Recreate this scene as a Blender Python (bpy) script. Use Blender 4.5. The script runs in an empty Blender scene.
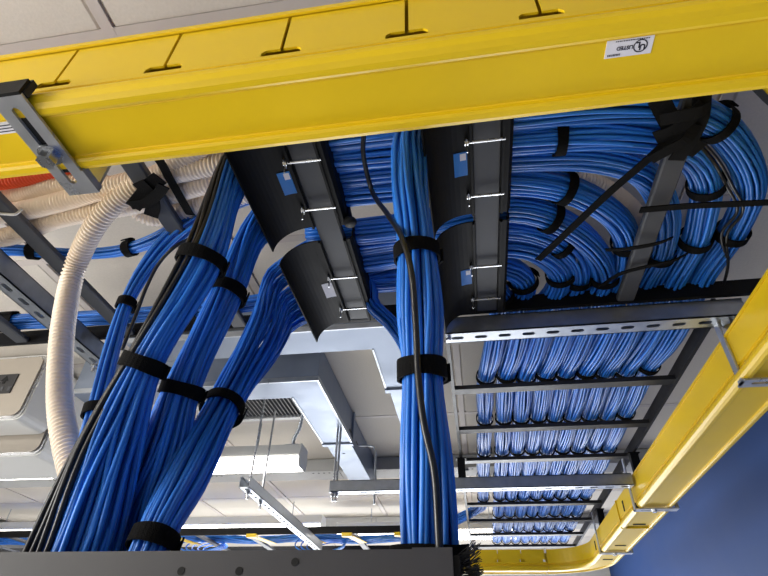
import bpy, math, random
import numpy as np
from mathutils import Matrix, Vector

# ------------------------------------------------------------------ camera, world, lights, exposure
scene = bpy.context.scene
COL = scene.collection
CAMZ = 2.0                      # the phone is held up at 2 m, looking up at the overhead trays
FOC = 521.957                   # focal length in pixels of a 768 px wide frame
PIT, YAW, ROL = (math.radians(a) for a in (37.6185, -9.98714, 1.74106))
_fw = np.array([math.sin(YAW) * math.cos(PIT), math.cos(YAW) * math.cos(PIT), math.sin(PIT)])
_r0 = np.array([math.cos(YAW), -math.sin(YAW), 0.0])
_u0 = np.cross(_r0, _fw)
_rt = _r0 * math.cos(ROL) + _u0 * math.sin(ROL)
_up = _u0 * math.cos(ROL) - _r0 * math.sin(ROL)
cam = bpy.data.cameras.new('camera')
cam.sensor_width = 36.0
cam.lens = FOC / 768 * 36
cam.clip_start = 0.02
camo = bpy.data.objects.new('camera', cam)
COL.objects.link(camo)
camo.matrix_world = Matrix(((_rt[0], _up[0], -_fw[0], 0), (_rt[1], _up[1], -_fw[1], 0), (_rt[2], _up[2], -_fw[2], CAMZ), (0, 0, 0, 1)))
scene.camera = camo

world = bpy.data.worlds.new('room_air')
world.use_nodes = True
world.node_tree.nodes['Background'].inputs[0].default_value = (0.9, 0.95, 1.0, 1)
world.node_tree.nodes['Background'].inputs[1].default_value = 0.1
scene.world = world
vs = scene.view_settings
vs.view_transform = 'Standard'
vs.look = 'None'
vs.gamma = 1.0
vs.use_curve_mapping = False
vs.exposure = 0.0
LAMP = 85.0                     # strength of the unseen strip light added behind the viewer
LAMP_FAR = 11.0                 # strength of the far strip lights, kept low against overexposure
# added light from out of view at the left, behind a made-up opening
fill_left = bpy.data.lights.new('added_left_light', 'AREA')
fill_left.shape = 'RECTANGLE'
fill_left.size, fill_left.size_y = 2.2, 1.9
fill_left.energy = 270
fill_left.color = (1.0, 0.97, 0.93)
fill_left_obj = bpy.data.objects.new('added_left_light', fill_left)
COL.objects.link(fill_left_obj)
fill_left_obj.location = (-4.12, -0.75, 1.4)
fill_left_obj.rotation_euler = (math.radians(90), 0, math.radians(-90))
# added backlight, set in unseen low openings made up for it
fill_far = bpy.data.lights.new('added_far_light', 'AREA')
fill_far.shape = 'RECTANGLE'
fill_far.size, fill_far.size_y = 3.4, 1.8
fill_far.energy = 180
fill_far.color = (0.95, 0.97, 1.0)
fill_far_obj = bpy.data.objects.new('added_far_light', fill_far)
COL.objects.link(fill_far_obj)
fill_far_obj.location = (-0.75, 5.42, 1.35)
fill_far_obj.rotation_euler = (math.radians(90), 0, math.radians(180))
scene.cycles.max_bounces = 8
scene.cycles.diffuse_bounces = 4
scene.cycles.glossy_bounces = 4
scene.cycles.sample_clamp_indirect = 6.0


def ray(px, py):
    return _fw * FOC + _rt * (px - 384) - _up * (py - 288)


def atY(px, py, Y):
    d = ray(px, py)
    d = d * (Y / d[1])
    return (d[0], d[1], d[2] + CAMZ)


def atZ(px, py, h):             # h = height above the camera
    d = ray(px, py)
    d = d * (h / d[2])
    return (d[0], d[1], d[2] + CAMZ)


# ------------------------------------------------------------------ materials
def lin(c):
    return tuple((v / 12.92 if v <= 0.04045 else ((v + 0.055) / 1.055) ** 2.4) for v in (x / 255 for x in c))


def mat(name, rgb, rough=0.5, metal=0.0, var=0.12, scale=30.0, bump=0.0, bscale=200.0, obj_var=0.0, spec=0.5, rvar=0.1, stretch=None, coat=0.0):
    m = bpy.data.materials.new(name)
    m.use_nodes = True
    nt = m.node_tree
    p = nt.nodes['Principled BSDF']
    c = lin(rgb)
    tc = nt.nodes.new('ShaderNodeTexCoord')
    src = tc.outputs['Object']
    if stretch:
        mp = nt.nodes.new('ShaderNodeMapping')
        mp.inputs['Scale'].default_value = stretch
        nt.links.new(src, mp.inputs[0])
        src = mp.outputs[0]
    nz = nt.nodes.new('ShaderNodeTexNoise')
    nz.inputs['Scale'].default_value = scale
    nz.inputs['Detail'].default_value = 5
    nt.links.new(src, nz.inputs['Vector'])
    mx = nt.nodes.new('ShaderNodeMix')
    mx.data_type = 'RGBA'
    mx.inputs[6].default_value = (*[max(0, v * (1 - var)) for v in c], 1)
    mx.inputs[7].default_value = (*[min(1, v * (1 + var)) for v in c], 1)
    nt.links.new(nz.outputs['Fac'], mx.inputs[0])
    out = mx.outputs[2]
    if obj_var:
        oi = nt.nodes.new('ShaderNodeObjectInfo')
        mr = nt.nodes.new('ShaderNodeMapRange')
        mr.inputs[3].default_value = 1 - obj_var
        mr.inputs[4].default_value = 1 + obj_var
        nt.links.new(oi.outputs['Random'], mr.inputs[0])
        hs = nt.nodes.new('ShaderNodeHueSaturation')
        nt.links.new(mr.outputs[0], hs.inputs['Value'])
        nt.links.new(out, hs.inputs['Color'])
        out = hs.outputs[0]
    nt.links.new(out, p.inputs['Base Color'])
    mr2 = nt.nodes.new('ShaderNodeMapRange')
    mr2.inputs[3].default_value = max(0.02, rough - rvar)
    mr2.inputs[4].default_value = min(1, rough + rvar)
    nt.links.new(nz.outputs['Fac'], mr2.inputs[0])
    nt.links.new(mr2.outputs[0], p.inputs['Roughness'])
    p.inputs['Metallic'].default_value = metal
    p.inputs['Specular IOR Level'].default_value = spec
    if coat:
        p.inputs['Coat Weight'].default_value = coat
        p.inputs['Coat Roughness'].default_value = 0.15
    if bump:
        nb = nt.nodes.new('ShaderNodeTexNoise')
        nb.inputs['Scale'].default_value = bscale
        nb.inputs['Detail'].default_value = 3
        nt.links.new(src, nb.inputs['Vector'])
        bp = nt.nodes.new('ShaderNodeBump')
        bp.inputs['Strength'].default_value = bump
        bp.inputs['Distance'].default_value = 0.002
        nt.links.new(nb.outputs['Fac'], bp.inputs['Height'])
        nt.links.new(bp.outputs[0], p.inputs['Normal'])
    return m


def glow(name, rgb, strength):
    m = mat(name, rgb, 0.5)
    p = m.node_tree.nodes['Principled BSDF']
    p.inputs['Emission Color'].default_value = (*lin(rgb), 1)
    p.inputs['Emission Strength'].default_value = strength
    return m


M = dict(
    blue=mat('blue_cable_jacket', (38, 116, 212), 0.36, var=0.08, obj_var=0.28, spec=0.45),
    blackc=mat('black_cable_jacket', (26, 26, 28), 0.35, obj_var=0.2),
    strap=mat('black_hook_and_loop', (9, 9, 10), 0.95, bump=0.6, bscale=900, spec=0.15),
    coat=mat('black_powder_coat', (9, 9, 11), 0.55, bump=0.08, bscale=700, spec=0.2),
    railk=mat('black_tray_paint', (30, 30, 33), 0.45, bump=0.08, bscale=700, spec=0.5),
    rung=mat('grey_tray_rung', (66, 68, 73), 0.5, var=0.1),
    galv=mat('galvanized_steel', (176, 182, 190), 0.36, metal=0.85, var=0.22, scale=45, bump=0.05, bscale=120, rvar=0.16),
    sheet=mat('galvanized_sheet', (128, 138, 155), 0.42, metal=0.6, var=0.16, scale=14, rvar=0.16),
    bolt=mat('zinc_plated_steel', (205, 208, 212), 0.28, metal=0.95, var=0.1),
    yellow=mat('yellow_plastic', (236, 198, 20), 0.38, var=0.05, scale=9, spec=0.45, rvar=0.05),
    ivory=mat('ivory_conduit', (238, 222, 202), 0.48, var=0.06, scale=12),
    orange=mat('orange_conduit', (240, 92, 40), 0.45, var=0.06),
    tile=mat('mineral_fibre_tile', (206, 199, 188), 0.95, var=0.1, scale=160, bump=0.15, bscale=260, spec=0.1),
    tbar=mat('ceiling_grid_paint', (192, 183, 176), 0.6, var=0.04),
    grille=mat('perforated_grille', (178, 178, 176), 0.6),
    bluewall=mat('blue_wall_paint', (14, 64, 130), 0.6, var=0.04, scale=3, bump=0.15, bscale=300),
    white=mat('white_wall_paint', (228, 226, 218), 0.8, var=0.03, scale=4),
    greywall=mat('grey_wall_paint', (138, 138, 138), 0.8, var=0.03, scale=4),
    floor=mat('vinyl_floor', (186, 184, 180), 0.45, var=0.06, scale=4),
    house=mat('white_enamel', (206, 206, 203), 0.4, var=0.04),
    beige=mat('beige_plastic', (160, 152, 140), 0.45, var=0.04),
    trunk=mat('grey_trunking_paint', (160, 160, 158), 0.5, var=0.05),
    plate=mat('dark_plate', (44, 44, 46), 0.4),
    rack=mat('dark_grey_rack_paint', (50, 50, 54), 0.5, var=0.08, bump=0.1, bscale=800),
    label=mat('white_label', (232, 230, 234), 0.5, var=0.02),
    ink=mat('black_ink', (28, 26, 40), 0.6),
    bluelab=mat('blue_label', (26, 120, 205), 0.45, var=0.04),
    rubber=mat('black_rubber', (20, 20, 20), 0.7),
    lamp=glow('added_strip_diffuser', (255, 250, 240), LAMP),
    lampf=glow('far_fluorescent_diffuser', (255, 250, 242), LAMP_FAR),
    chrome=mat('bright_zinc', (196, 198, 200), 0.3, metal=0.7, var=0.2, scale=25, rvar=0.1),
    hole=mat('shadowed_hole', (12, 12, 12), 0.9),
)

# ------------------------------------------------------------------ mesh helpers
LOC = {}


class MB:
    def __init__(self):
        self.v, self.f = [], []

    def add(self, v, f):
        n = len(self.v)
        self.v += [tuple(map(float, p)) for p in v]
        self.f += [tuple(int(i) + n for i in q) for q in f]
        return self

    def box(self, x0, x1, y0, y1, z0, z1):
        v = [(x, y, z) for x in (x0, x1) for y in (y0, y1) for z in (z0, z1)]
        return self.add(v, [(0, 1, 3, 2), (4, 6, 7, 5), (0, 4, 5, 1), (2, 3, 7, 6), (0, 2, 6, 4), (1, 5, 7, 3)])

    def prism(self, prof, fn, a, b):
        """closed outline prof (u,v) swept from a to b; fn(u,v,t) -> xyz"""
        n = len(prof)
        v = [fn(u, w, a) for u, w in prof] + [fn(u, w, b) for u, w in prof]
        f = [(i, (i + 1) % n, n + (i + 1) % n, n + i) for i in range(n)]
        return self.add(v, f + [tuple(range(n))[::-1], tuple(range(n, 2 * n))])

    def tube(self, path, r, sides=8, cap=True):
        path = np.asarray(path, float)
        n = len(path)
        rr = np.full(n, r) if np.isscalar(r) else np.asarray(r)
        t = np.gradient(path, axis=0)
        t /= np.linalg.norm(t, axis=1)[:, None] + 1e-12
        ref = np.array([0.31, 0.17, 0.94]) if abs(t[0] @ np.array([0, 0, 1.0])) < 0.8 else np.array([0.9, 0.4, 0.1])
        N = np.zeros_like(path)
        a = ref - t[0] * (ref @ t[0])
        for i in range(n):
            a = a - t[i] * (a @ t[i])
            a /= np.linalg.norm(a)
            N[i] = a
        Bn = np.cross(t, N)
        ang = np.arange(sides) * 2 * math.pi / sides
        v = path[:, None, :] + rr[:, None, None] * (np.cos(ang)[None, :, None] * N[:, None, :] + np.sin(ang)[None, :, None] * Bn[:, None, :])
        f = [(i * sides + j, i * sides + (j + 1) % sides, (i + 1) * sides + (j + 1) % sides, (i + 1) * sides + j) for i in range(n - 1) for j in range(sides)]
        if cap:
            f += [tuple(range(sides))[::-1], tuple((n - 1) * sides + j for j in range(sides))]
        return self.add(v.reshape(-1, 3), f)

    def rod(self, p, q, r, sides=8):
        return self.tube([p, q], r, sides)

    def disc_hole(self, c, r, nrm, depth=0.002, sides=12):
        c, nrm = np.array(c, float), np.array(nrm, float)
        return self.tube([c, c - nrm * depth], r, sides)

    def mesh(self, name, m, smooth=False):
        me = bpy.data.meshes.new(name)
        me.from_pydata(self.v, [], self.f)
        me.materials.append(M[m])
        if smooth:
            me.polygons.foreach_set('use_smooth', [True] * len(me.polygons))
        me.update()
        return me

    def build(self, name, m, parent=None, smooth=False):
        return link(name, self.mesh(name, m, smooth), parent)


def link(name, data, parent=None):
    o = bpy.data.objects.new(name, data)
    COL.objects.link(o)
    if parent is not None:
        o.parent = parent
        if parent.name in LOC:
            o.matrix_parent_inverse = Matrix.Translation(-Vector(LOC[parent.name]))
    return o


def tag(o, label, cat, group=None, kind=None):
    o['label'] = label
    o['category'] = cat
    if group:
        o['group'] = group
    if kind:
        o['kind'] = kind
    return o


def thing(name, label, cat, loc, group=None):
    o = bpy.data.objects.new(name, None)
    o.empty_display_size = 0.05
    o.location = loc
    COL.objects.link(o)
    LOC[o.name] = tuple(loc)
    return tag(o, label, cat, group)


def struct(o):
    o['kind'] = 'structure'
    return o


def catmull(pts, n):
    P = np.asarray(pts, float)
    P = np.vstack([2 * P[0] - P[1], P, 2 * P[-1] - P[-2]])
    out = []
    seg = len(P) - 3
    for i in range(seg):
        p0, p1, p2, p3 = P[i:i + 4]
        d = [max(1e-6, np.linalg.norm(b[:3] - a[:3]) ** 0.5) for a, b in ((p0, p1), (p1, p2), (p2, p3))]
        t0, t1, t2, t3 = 0, d[0], d[0] + d[1], d[0] + d[1] + d[2]
        for t in np.linspace(t1, t2, 24, endpoint=(i == seg - 1)):
            A1 = (t1 - t) / (t1 - t0) * p0 + (t - t0) / (t1 - t0) * p1
            A2 = (t2 - t) / (t2 - t1) * p1 + (t - t1) / (t2 - t1) * p2
            A3 = (t3 - t) / (t3 - t2) * p2 + (t - t2) / (t3 - t2) * p3
            B1 = (t2 - t) / (t2 - t0) * A1 + (t - t0) / (t2 - t0) * A2
            B2 = (t3 - t) / (t3 - t1) * A2 + (t - t1) / (t3 - t1) * A3
            out.append((t2 - t) / (t2 - t1) * B1 + (t - t1) / (t2 - t1) * B2)
    out = np.array(out)
    s = np.concatenate([[0], np.cumsum(np.linalg.norm(np.diff(out[:, :3], axis=0), axis=1))])
    q = np.linspace(0, s[-1], n)
    return np.stack([np.interp(q, s, out[:, k]) for k in range(out.shape[1])], axis=1), s[-1]


# ------------------------------------------------------------------ bundles of cables
RC = 0.0037


class Bundle:
    def __init__(self, label, group, pts, ref, n, seed=1, rc=RC, layers=2, wob=0.16, twist=0.5, black=(), name='cable_bundle', sides=6, dens=1.0, stuff=False):
        """pts: (x,y,z,ra,rb): ra along ref, rb across"""
        rng = random.Random(seed)
        self.P, self.L = catmull(pts, n)
        c, ra, rb = self.P[:, :3], self.P[:, 3], self.P[:, 4]
        t = np.gradient(c, axis=0)
        t /= np.linalg.norm(t, axis=1)[:, None]
        ref = np.array(ref, float)
        A = ref - t * (t @ ref)[:, None]
        A /= np.linalg.norm(A, axis=1)[:, None]
        Bv = np.cross(t, A)
        self.c, self.t, self.A, self.B, self.ra, self.rb, self.rc = c, t, A, Bv, ra, rb, rc
        mid = len(c) // 2
        self.root = thing(name, label, 'cable bundle', tuple(c[-1]), group)
        s = np.linspace(0, 1, n)
        Rm = 0.5 * (np.median(ra) + np.median(rb))
        self.cables = []
        ringn = []
        for k in range(layers):
            fr = 1 - k * 2 * rc / Rm
            if fr < 0.15:
                break
            ringn.append((fr, max(3, int(dens * math.pi * (Rm * fr - rc) / rc))))
        joined = MB()
        for li, (fr, cnt) in enumerate(ringn):
            off = rng.random() * 6.28
            for j in range(cnt):
                ph = off + 2 * math.pi * j / cnt + rng.uniform(-0.25, 0.25) * 2 * math.pi / cnt
                f1, f2 = rng.uniform(0.8, 2.4) * self.L, rng.uniform(1.5, 4) * self.L
                phi = ph + twist * (s - 0.5) + wob * (np.sin(2 * math.pi * f1 * s + rng.random() * 6.28) + 0.4 * np.sin(2 * math.pi * f2 * s + rng.random() * 6.28)) * rng.uniform(0.3, 1)
                rho = fr + 0.05 * np.sin(2 * math.pi * f2 * s + rng.random() * 6.28) - rng.uniform(0, 0.09)
                path = c + (np.cos(phi) * rho * (ra - rc))[:, None] * A + (np.sin(phi) * rho * (rb - rc))[:, None] * Bv
                isb = any(abs((ph - b0 + math.pi) % (2 * math.pi) - math.pi) < bw for b0, bw in black) and li == 0
                if stuff:
                    joined.tube(path, rc, sides, cap=False)
                else:
                    mb = MB().tube(path, rc, sides, cap=True)
                    self.cables.append(mb.build('cable', 'blackc' if isb else 'blue', self.root, True))
        if stuff:
            o = joined.build('cable_strands', 'blue', self.root, True)
            o['kind'] = 'stuff'

    def near(self, p):
        k = len(p)
        return int(np.argmin(np.linalg.norm(self.c[:, :k] - np.array(p), axis=1)))

    def strap(self, p, w=0.02, tail=True, grow=0.0022, tilt=0.0):
        i = p if isinstance(p, int) else self.near(p)
        ring(self.root, self.c[i], self.t[i], self.A[i], self.B[i], self.ra[i] + grow, self.rb[i] + grow, w, tail, tilt)


def ring(root, c, t, A, B, ra, rb, w, tail=True, tilt=0.0, th=0.0026, name='strap'):
    n = 32
    t2 = t + tilt * B
    t2 /= np.linalg.norm(t2)
    mb = MB()
    v = []
    for j in range(n):
        a = 2 * math.pi * j / n
        e = np.cos(a) * A * ra + np.sin(a) * B * rb
        u = e / np.linalg.norm(e)
        wv = w * (1 + 0.06 * math.sin(3 * a + ra * 900))
        e = e + tilt * 0
        for dr, dt in ((0, -0.5), (th, -0.5), (th, 0.5), (0, 0.5)):
            v.append(c + e + u * dr + t2 * dt * wv - t * tilt * math.sin(a) * rb * 0.0)
    f = [(j * 4 + k, j * 4 + (k + 1) % 4, ((j + 1) % n) * 4 + (k + 1) % 4, ((j + 1) % n) * 4 + k) for j in range(n) for k in range(4)]
    mb.add(v, f)
    if tail:      # the loose end of the tape, lapped over and lifting off a little
        m = 8
        v = []
        for j in range(m):
            a = 0.2 + j * 0.16
            e = np.cos(a) * A * ra + np.sin(a) * B * rb
            u = e / np.linalg.norm(e)
            lift = th + 0.0006 + 0.0018 * (j / (m - 1)) ** 3
            for dr, dt in ((0, -0.46), (th, -0.46), (th, 0.5), (0, 0.5)):
                v.append(c + e + u * (lift + dr) + t2 * dt * w)
        f = [(j * 4 + k, j * 4 + (k + 1) % 4, (j + 1) * 4 + (k + 1) % 4, (j + 1) * 4 + k) for j in range(m - 1) for k in range(4)]
        f += [(3, 2, 1, 0), ((m - 1) * 4, (m - 1) * 4 + 1, (m - 1) * 4 + 2, (m - 1) * 4 + 3)]
        mb.add(v, f)
    return mb.build(name, 'strap', root, False)


Z = lambda h: CAMZ + h          # height above the camera -> world
TR = 0.71                       # underside of the ladder rungs above the camera
CEIL = 1.0                      # ceiling above the camera

# ------------------------------------------------------------------ the room
XL, XR, YB, YF = -4.0, 1.12, -3.0, 5.3
struct(MB().box(XL, XR, YB, YF, -0.1, 0).build('floor', 'floor'))
struct(MB().box(XR, XR + 0.1, YB, YF, 0, Z(CEIL)).build('wall_right', 'bluewall'))
WY0, WY1, WZ0, WZ1 = -1.85, .35, .45, 2.35
wl = MB()
for a, b, c_, d in ((YB, WY0, 0, Z(CEIL)), (WY1, YF, 0, Z(CEIL)), (WY0, WY1, 0, WZ0), (WY0, WY1, WZ1, Z(CEIL))):
    wl.box(XL - .1, XL, a, b, c_, d)
struct(wl.build('wall_left', 'greywall'))
wi = MB()
for y in (WY0, WY0 + 1.08, WY1 - .04):
    wi.box(XL - .08, XL - .02, y, y + .04, WZ0, WZ1)
for z in (WZ0, WZ1 - .04):
    wi.box(XL - .08, XL - .02, WY0, WY1, z, z + .04)
struct(wi.build('added_window_left', 'house'))  # unseen frame, added where the left fill light comes in
FX0, FX1, FZ0, FZ1 = -2.45, .95, .45, 2.25
wf = MB()
for a, b, c_, d in ((XL - .1, FX0, 0, Z(CEIL)), (FX1, XR + .1, 0, Z(CEIL)), (FX0, FX1, 0, FZ0), (FX0, FX1, FZ1, Z(CEIL))):
    wf.box(a, b, YF, YF + .1, c_, d)
struct(wf.build('wall_far', 'white'))
wi = MB()
for x in (FX0, FX0 + .84, FX0 + 1.68, FX0 + 2.52, FX1 - .04):
    wi.box(x, x + .04, YF + .02, YF + .08, FZ0, FZ1)
for z in (FZ0, FZ1 - .04):
    wi.box(FX0, FX1, YF + .02, YF + .08, z, z + .04)
struct(wi.build('added_window_far', 'house'))  # unseen frame, added around the opening for the far backlight
struct(MB().box(XL - 0.1, XR + 0.1, YB - 0.1, YB, 0, Z(CEIL)).build('wall_back', 'greywall'))
ceil = struct(MB().box(XL - 0.1, XR + 0.1, YB - 0.1, YF + 0.1, Z(CEIL) + 0.03, Z(CEIL) + 0.1).build('ceiling', 'white'))
PT = 0.609
tx0, ty0 = -0.629, 0.412        # one grid crossing
tile_me = MB().prism([(-PT / 2 + .012, .006), (-PT / 2 + .012, .02), (PT / 2 - .012, .02), (PT / 2 - .012, .006), (PT / 2 - .02, 0), (-PT / 2 + .02, 0)],
                     lambda u, w, t: (u, t, w), -PT / 2 + .013, PT / 2 - .013).mesh('ceiling_tile', 'tile')
gx = [tx0 + PT * i for i in range(-5, 3)]
gy = [ty0 + PT * i for i in range(-5, 9)]
GR = (int(round((-0.92 - tx0) / PT - 0.5)), 2)
for i in range(-6, 3):
    for j in range(-6, 8):
        cx, cy = tx0 + PT * (i + .5), ty0 + PT * (j + .5)
        if cx - PT / 2 < XL or cx + PT / 2 > XR + 0.25 or cy - PT / 2 < YB - .3 or cy + PT / 2 > YF + .1:
            continue
        if i == -1 and j == 2:
            continue
        o = link('ceiling_tile', tile_me, ceil)
        o.location = (cx, cy, Z(CEIL) + 0.001)
for x in gx:
    MB().box(x - .012, x + .012, YB, YF, Z(CEIL) - .001, Z(CEIL) + .03).build('ceiling_grid_bar', 'tbar', ceil)
for y in gy:
    MB().box(XL, XR, y - .012, y + .012, Z(CEIL) - .0005, Z(CEIL) + .03).build('ceiling_grid_bar', 'tbar', ceil)
# perforated return-air panel in the grid
gcx, gcy = tx0 - PT / 2, ty0 + PT * 2.5
g = thing('return_air_grille', 'grey ribbed return air grille set in the ceiling behind the strip light', 'air grille', (gcx, gcy, Z(CEIL)))
MB().box(gcx - .29, gcx + .29, gcy - .29, gcy + .29, Z(CEIL) + .012, Z(CEIL) + .02).build('backing', 'rung', g)
fr = MB()
for a, b, c_, d in ((-.29, .29, -.29, -.265), (-.29, .29, .265, .29), (-.29, -.265, -.265, .265), (.265, .29, -.265, .265)):
    fr.box(gcx + a, gcx + b, gcy + c_, gcy + d, Z(CEIL) - .002, Z(CEIL) + .012)
fr.build('frame', 'house', g)
for k in range(30):
    x = gcx - .262 + k * .0181
    MB().prism([(x, .010), (x + .011, .0), (x + .0125, .001), (x + .0015, .011)], lambda u, w, t: (u, t, Z(CEIL) + w), gcy - .265, gcy + .265).build('slat', 'grille', g)

# ------------------------------------------------------------------ strip lights
def strip_light(x0, x1, y, label, rods=(), zb=0.775, group=None, lamp='lampf'):
    r = thing('strip_light', label, 'light', ((x0 + x1) / 2, y, Z(zb)), group)
    b = Z(zb)
    prof = [(-.055, .045), (-.06, .05), (-.045, .10), (.045, .10), (.06, .05), (.055, .045)]
    MB().prism(prof, lambda u, w, t: (t, y + u, b + w), x0 + .004, x1 - .004).build('housing', 'house', r)
    lens = [(-.05, .045), (-.052, .02), (-.04, .004), (0, 0), (.04, .004), (.052, .02), (.05, .045)]
    MB().prism(lens, lambda u, w, t: (t, y + u, b + w), x0 + .006, x1 - .006).build('diffuser', lamp, r)
    cap = [(-.06, .03), (-.063, .05), (-.047, .103), (.047, .103), (.063, .05), (.06, .03), (.045, .0), (-.045, .0)]
    for xx in (x0, x1 - .004):
        MB().prism(cap, lambda u, w, t: (t, y + u, b + w), xx, xx + .004).build('end_cap', 'house', r)
    for x in rods:
        MB().rod((x, y, b + .10), (x, y, Z(CEIL)), .003).build('hanger_rod', 'galv', r)
    return r


l1 = strip_light(-1.97, -0.745, 2.26, 'glowing white strip light hung in front of the return air grille', (-1.7, -.974))
pts = [(-.80, 2.26, Z(.875)), (-.80, 2.25, Z(.91)), (-.77, 2.22, Z(.95)), (-.745, 2.17, Z(1.0))]
P, _ = catmull([(*p, 0, 0) for p in pts], 40)
rr = .008 + .0012 * np.sin(np.arange(40) * 1.6)
MB().tube(P[:, :3], rr, 10).build('flexible_whip', 'galv', l1, True)
MB().box(-.83, -.77, 2.235, 2.285, Z(.872), Z(.885)).build('junction_fitting', 'galv', l1)
strip_light(-3.25, -2.0, 2.26, 'glowing strip light below the two beige suspended units', (-2.9, -2.3))
strip_light(-2.2, -.98, 3.55, 'far strip light whose lens shows above the far cable tray', (-2, -1.2), .80)
strip_light(-.93, .29, 3.75, 'far strip light behind the slotted channel and wireway end', (-.7, .1), .80)
strip_light(-3.6, -2.4, 3.6, 'far strip light at the left above the rack top', (-3.4, -2.6), .80)
strip_light(-2.7, -1.48, -.62, 'unseen strip light added behind the viewer on the left to light the aisle', (-2.5, -1.7), .86, lamp='lamp')  # out of view, added to brighten the near duct and centre bundle


# ------------------------------------------------------------------ galvanized wireways hung under the ceiling
def wireway(name, label, outer, W=.122, zb=.85, joint=None, extra=()):
    """L-shaped duct: lateral run to the left then a run away; outer=(x right, y front, x far left, y far end)"""
    xr, yf, xl, ye = outer
    r = thing(name, label, 'wireway', (xr - W / 2, (yf + ye) / 2, Z(zb)))
    zt = Z(.992)
    z0 = Z(zb)
    MB().prism([(xl, yf), (xr, yf), (xr - W, yf + W), (xl, yf + W)], lambda u, w, t: (u, w, t), z0, zt).build('cross_run', 'sheet', r)
    yj = joint or ye
    MB().prism([(xr - .001, yf + .001), (xr - .001, yj), (xr - W, yj), (xr - W, yf + W)], lambda u, w, t: (u, w, t), z0 + .0005, zt).build('long_run', 'sheet', r)
    for s0, s1 in ((xr, xr + .006), (xr - W - .006, xr - W)):
        MB().box(s0, s1, yf + (W if s0 < xr - .05 else 0), yj, z0 - .002, z0 + .016).build('edge_lip', 'galv', r)
    MB().box(xl, xr + .006, yf - .006, yf, z0 - .002, z0 + .016).build('edge_lip', 'galv', r)
    if joint:
        MB().box(xr - W - .008, xr + .008, yj - .012, yj + .012, z0 - .006, zt).build('joint_collar', 'sheet', r)
        MB().box(xr - W + .006, xr - .006, yj, ye, z0 + .003, zt).build('end_section', 'sheet', r)
        for k in range(4):
            MB().disc_hole((xr + .0085, yj - .08 + k * .02 + .1 * (k > 1), z0 + .03), .005, (1, 0, 0)).build('knockout', 'hole', r)
        MB().disc_hole((xr - W / 2, yj + .12, z0 + .0025), .006, (0, 0, -1)).build('knockout', 'hole', r)
    return r


wireway('metal_wireway', 'galvanized wireway running away beside the strip light under the ceiling', (-.505, 1.58, -1.45, 2.85), joint=2.17)
wireway('metal_wireway', 'galvanized wireway with mitred corner partly behind the central cable bundle', (-.15, 1.272, -1.05, 2.0), joint=1.68)

# ------------------------------------------------------------------ suspended beige units at the left
def unit(label, x1, y0, zb, zt, w, d, plate):
    r = thing('air_handling_unit', label, 'air conditioner', (x1 - w / 2, y0, Z(zb)))
    x0 = x1 - w
    c = .03
    def rrect(a0, a1, b0, b1, cr):
        out = []
        for cx, cy, s in ((a1 - cr, b1 - cr, 0), (a0 + cr, b1 - cr, 1), (a0 + cr, b0 + cr, 2), (a1 - cr, b0 + cr, 3)):
            for k in range(5):
                a = (s + k / 4) * math.pi / 2
                out.append((cx + cr * math.cos(a), cy + cr * math.sin(a)))
        return out
    MB().prism(rrect(x0, x1, Z(zb), Z(zt), c), lambda u, w_, t: (u, t, w_), y0 + .012, y0 + d).build('body', 'house', r)
    MB().prism(rrect(x0 + .01, x1 - .012, Z(zb) + .012, Z(zt) - .015, c), lambda u, w_, t: (u, t, w_), y0, y0 + .014).build('front_panel', 'beige', r)
    MB().prism(rrect(x0 + .004, x1 - .005, Z(zb) + .005, Z(zt) - .008, c), lambda u, w_, t: (u, t, w_), y0 + .006, y0 + .012).build('panel_trim', 'bolt', r)
    if plate:
        px0, px1, pz0, pz1 = plate
        pl = MB().box(px0, px1, y0 - .004, y0, Z(pz0), Z(pz1)).build('control_plate', 'plate', r)
        cx, cz, k = (px0 + px1) / 2, Z(pz0 * .36 + pz1 * .64), (px1 - px0) * .24
        a = MB()
        a.prism([(-.5, .25), (0, .25), (0, .7), (1, 0), (0, -.7), (0, -.25), (-.5, -.25)], lambda u, w_, t: (cx + w_ * k, t, cz + u * k), y0 - .0055, y0 - .004)
        a.build('arrow_mark', 'hole', pl)
        for q in range(3):
            MB().box(px0 + .014 + q * .03, px0 + .026 + q * .03, y0 - .0052, y0 - .004, Z(pz0) + .010, Z(pz0) + .026).build('indicator', 'rung', pl)
    for x in (x0 + .1, x1 - .12):
        MB().rod((x, y0 + d / 2, Z(zt)), (x, y0 + d / 2, Z(CEIL)), .004).build('hanger_rod', 'galv', r)
    return r


p0, p1 = atY(22, 374, 1.5), atY(14, 393, 1.5)
unit('beige fronted suspended unit with a dark control plate beside the ivory conduit', -1.545, 1.5, .722, .985, .9, .14, (p0[0] - .1, p0[0] - .01, p1[2] - CAMZ, p0[2] - CAMZ))
unit('larger beige suspended unit behind the one with the control plate', -1.555, 1.66, .652, .985, 1.1, .26, None)

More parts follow.
